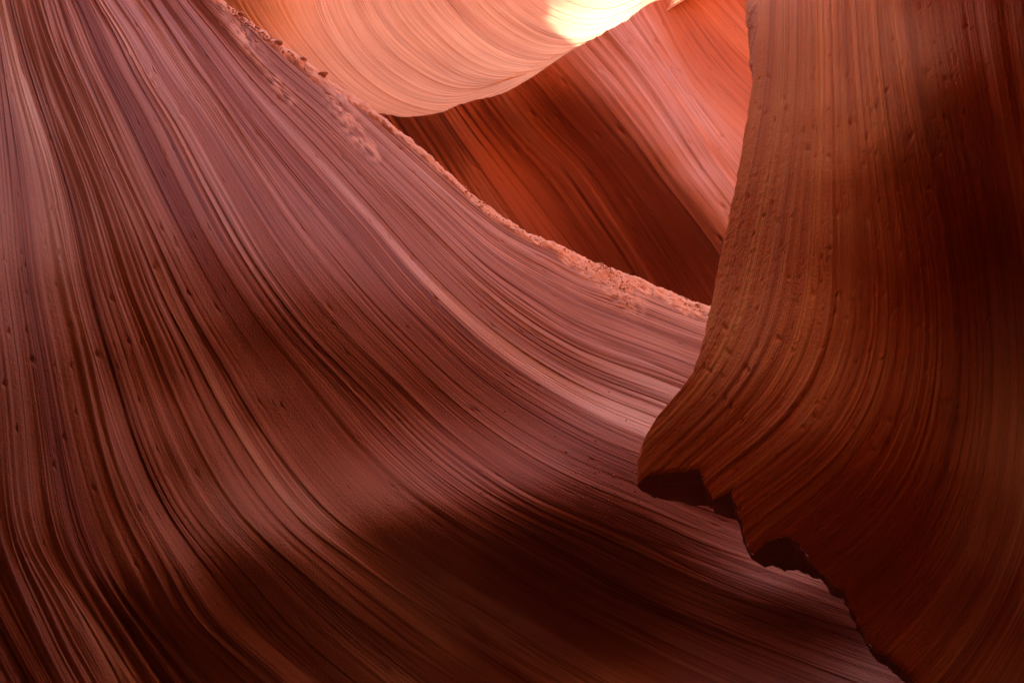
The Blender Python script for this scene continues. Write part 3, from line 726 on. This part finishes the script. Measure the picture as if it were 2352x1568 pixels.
ii = np.arange(gx_.size).reshape(gx_.shape)
Fq = np.stack([ii[:-1, :-1], ii[:-1, 1:], ii[1:, 1:], ii[1:, :-1]], -1).reshape(-1, 4)
cx_ = gx_.ravel()[Fq].mean(1); cy_ = gy_.ravel()[Fq].mean(1)
Fq = Fq[~inside(cx_, cy_, hole)]
pv = np.stack([gx_, gy_, gz_], -1)
pl = raw_mesh('plateau', pv, Fq, M_SAND, None, True, None, pv)
pl['kind'] = 'structure'
sk = []  # unseen skirt added to stop horizon light leaking in under the plateau
for (xa, ya, xb, yb) in ((-89.9, -89.9, 89.9, -89.9), (89.9, -89.9, 89.9, 89.9), (89.9, 89.9, -89.9, 89.9), (-89.9, 89.9, -89.9, -89.9)):
    sk.append([(xa, ya, -6), (xb, yb, -6), (xb, yb, 16), (xa, ya, 16)])
sk = np.array(sk).reshape(-1, 3)
cl = raw_mesh('horizon_skirt', sk, np.arange(16).reshape(4, 4), M_SAND, None, False, None, sk)
cl['kind'] = 'structure'

# ------------------------------------------------------------------ loose bits
ICO = []
_p = (1 + 5 ** 0.5) / 2
IV = np.array([(-1,_p,0),(1,_p,0),(-1,-_p,0),(1,-_p,0),(0,-1,_p),(0,1,_p),(0,-1,-_p),(0,1,-_p),(_p,0,-1),(_p,0,1),(-_p,0,-1),(-_p,0,1)], float); IV /= np.linalg.norm(IV[0])
IF = np.array([(0,11,5),(0,5,1),(0,1,7),(0,7,10),(0,10,11),(1,5,9),(5,11,4),(11,10,2),(10,7,6),(7,1,8),(3,9,4),(3,4,2),(3,2,6),(3,6,8),(3,8,9),(4,9,5),(2,4,11),(6,2,10),(8,6,7),(9,8,1)])
def blobs(name, pts, rad, mat, root, flat=None):
    V, F = [], []
    for k, (p, r) in enumerate(zip(pts, rad)):
        sc = r * (0.7 + 0.6 * rng.random(3))
        v = IV * (1 + 0.35 * (rng.random((12, 1)) - 0.5)) * sc
        V.append(v + p); F.append(IF + 12 * k)
    V = np.concatenate(V); F = np.concatenate(F)
    o = raw_mesh(name, V, F, mat, None, True, None, V)
    o['kind'] = 'stuff'
    return keep(o, root)
lf = ledge.reshape(-1, 3); lw = ls.reshape(-1) * np.concatenate([np.ones(ledge.shape[0] - NB), np.linspace(1, 0, NB) ** 4])[:, None].repeat(ledge.shape[1], 1).reshape(-1)
vis = (lx > 430) & (lx < 1720)
vis = np.concatenate([vis, np.repeat(vis[-1:], NB, 0)], 0).reshape(-1)
pr = (lw ** 2) * vis * np.clip(noise2(lf[:, 0] * 5 + lf[:, 2] * 3, lf[:, 1] * 5) + 0.05, 0, 1) ** 1.5; pr /= pr.sum()
idx = rng.choice(len(lf), 800, p=pr)
blobs('sand_crumb', lf[idx] + np.array([0, 0, 0.003]), 0.0025 + 0.008 * rng.random(800) ** 5, M_CRUMB, wall)
# flecks of dried mud on the lower wall
fx = np.r_[rng.normal(1345, 45, 70), rng.normal(1450, 40, 50), rng.uniform(900, 1600, 30)]
fy = np.r_[rng.normal(1080, 60, 70), rng.normal(1120, 50, 50), rng.uniform(900, 1300, 30)]
fp = [Pw.reshape(-1, 3)[np.argmin((WX - a) ** 2 + (WY - b) ** 2)] for a, b in zip(fx, fy)]
blobs('mud_fleck', np.array(fp), 0.002 + 0.006 * rng.random(150) ** 3, M_BROKEN, wall)
# pebbles perched on the crest
def pebble(px, size, squash, label):
    k = int(np.argmin(np.abs(WALL_CREST_XY[:, 0] - px)))
    c = WALL_CREST[k]
    v = IV.copy(); f = IF
    vs = [tuple(q) for q in v]; nf = []; mid = {}
    def mp(a, b):
        key = (min(a, b), max(a, b))
        if key not in mid:
            m = (np.array(vs[a]) + np.array(vs[b])); vs.append(tuple(m / np.linalg.norm(m))); mid[key] = len(vs) - 1
        return mid[key]
    for a, b, d in f:
        ab, bd, da = mp(a, b), mp(b, d), mp(d, a)
        nf += [(a, ab, da), (b, bd, ab), (d, da, bd), (ab, bd, da)]
    V = np.array(vs); V = V * (1 + 0.22 * fbm(V[:, :1] * 2 + px, V[:, 1:2] * 2 + V[:, 2:], 2))
    V = V * size * np.array([1.25, 1.0, squash])
    o = raw_mesh('pebble', V, nf, M_CRUMB, None, True, None, V * 3)
    o.location = c + np.array([0, 0.0, size * squash * 0.75 + 0.012]); o.rotation_euler = (0.3, 0.2, px * 0.37)
    o['label'] = label; o['category'] = 'pebble'; o['kind'] = 'thing'; o['group'] = 'pebbles on the sandy crest'
pebble(487, 0.034, 0.8, 'largest reddish pebble on the sandy crest, at the top edge of the picture')
pebble(556, 0.020, 0.7, 'small pebble on the sandy crest, second from the top edge')
pebble(640, 0.024, 0.8, 'round pebble on the sandy crest in front of the bowl, third from the top edge')
pebble(688, 0.022, 0.7, 'pebble on the sandy crest, fourth from the top edge')
pebble(742, 0.030, 0.45, 'flat pebble lying on the sandy crest, lowest of the row')
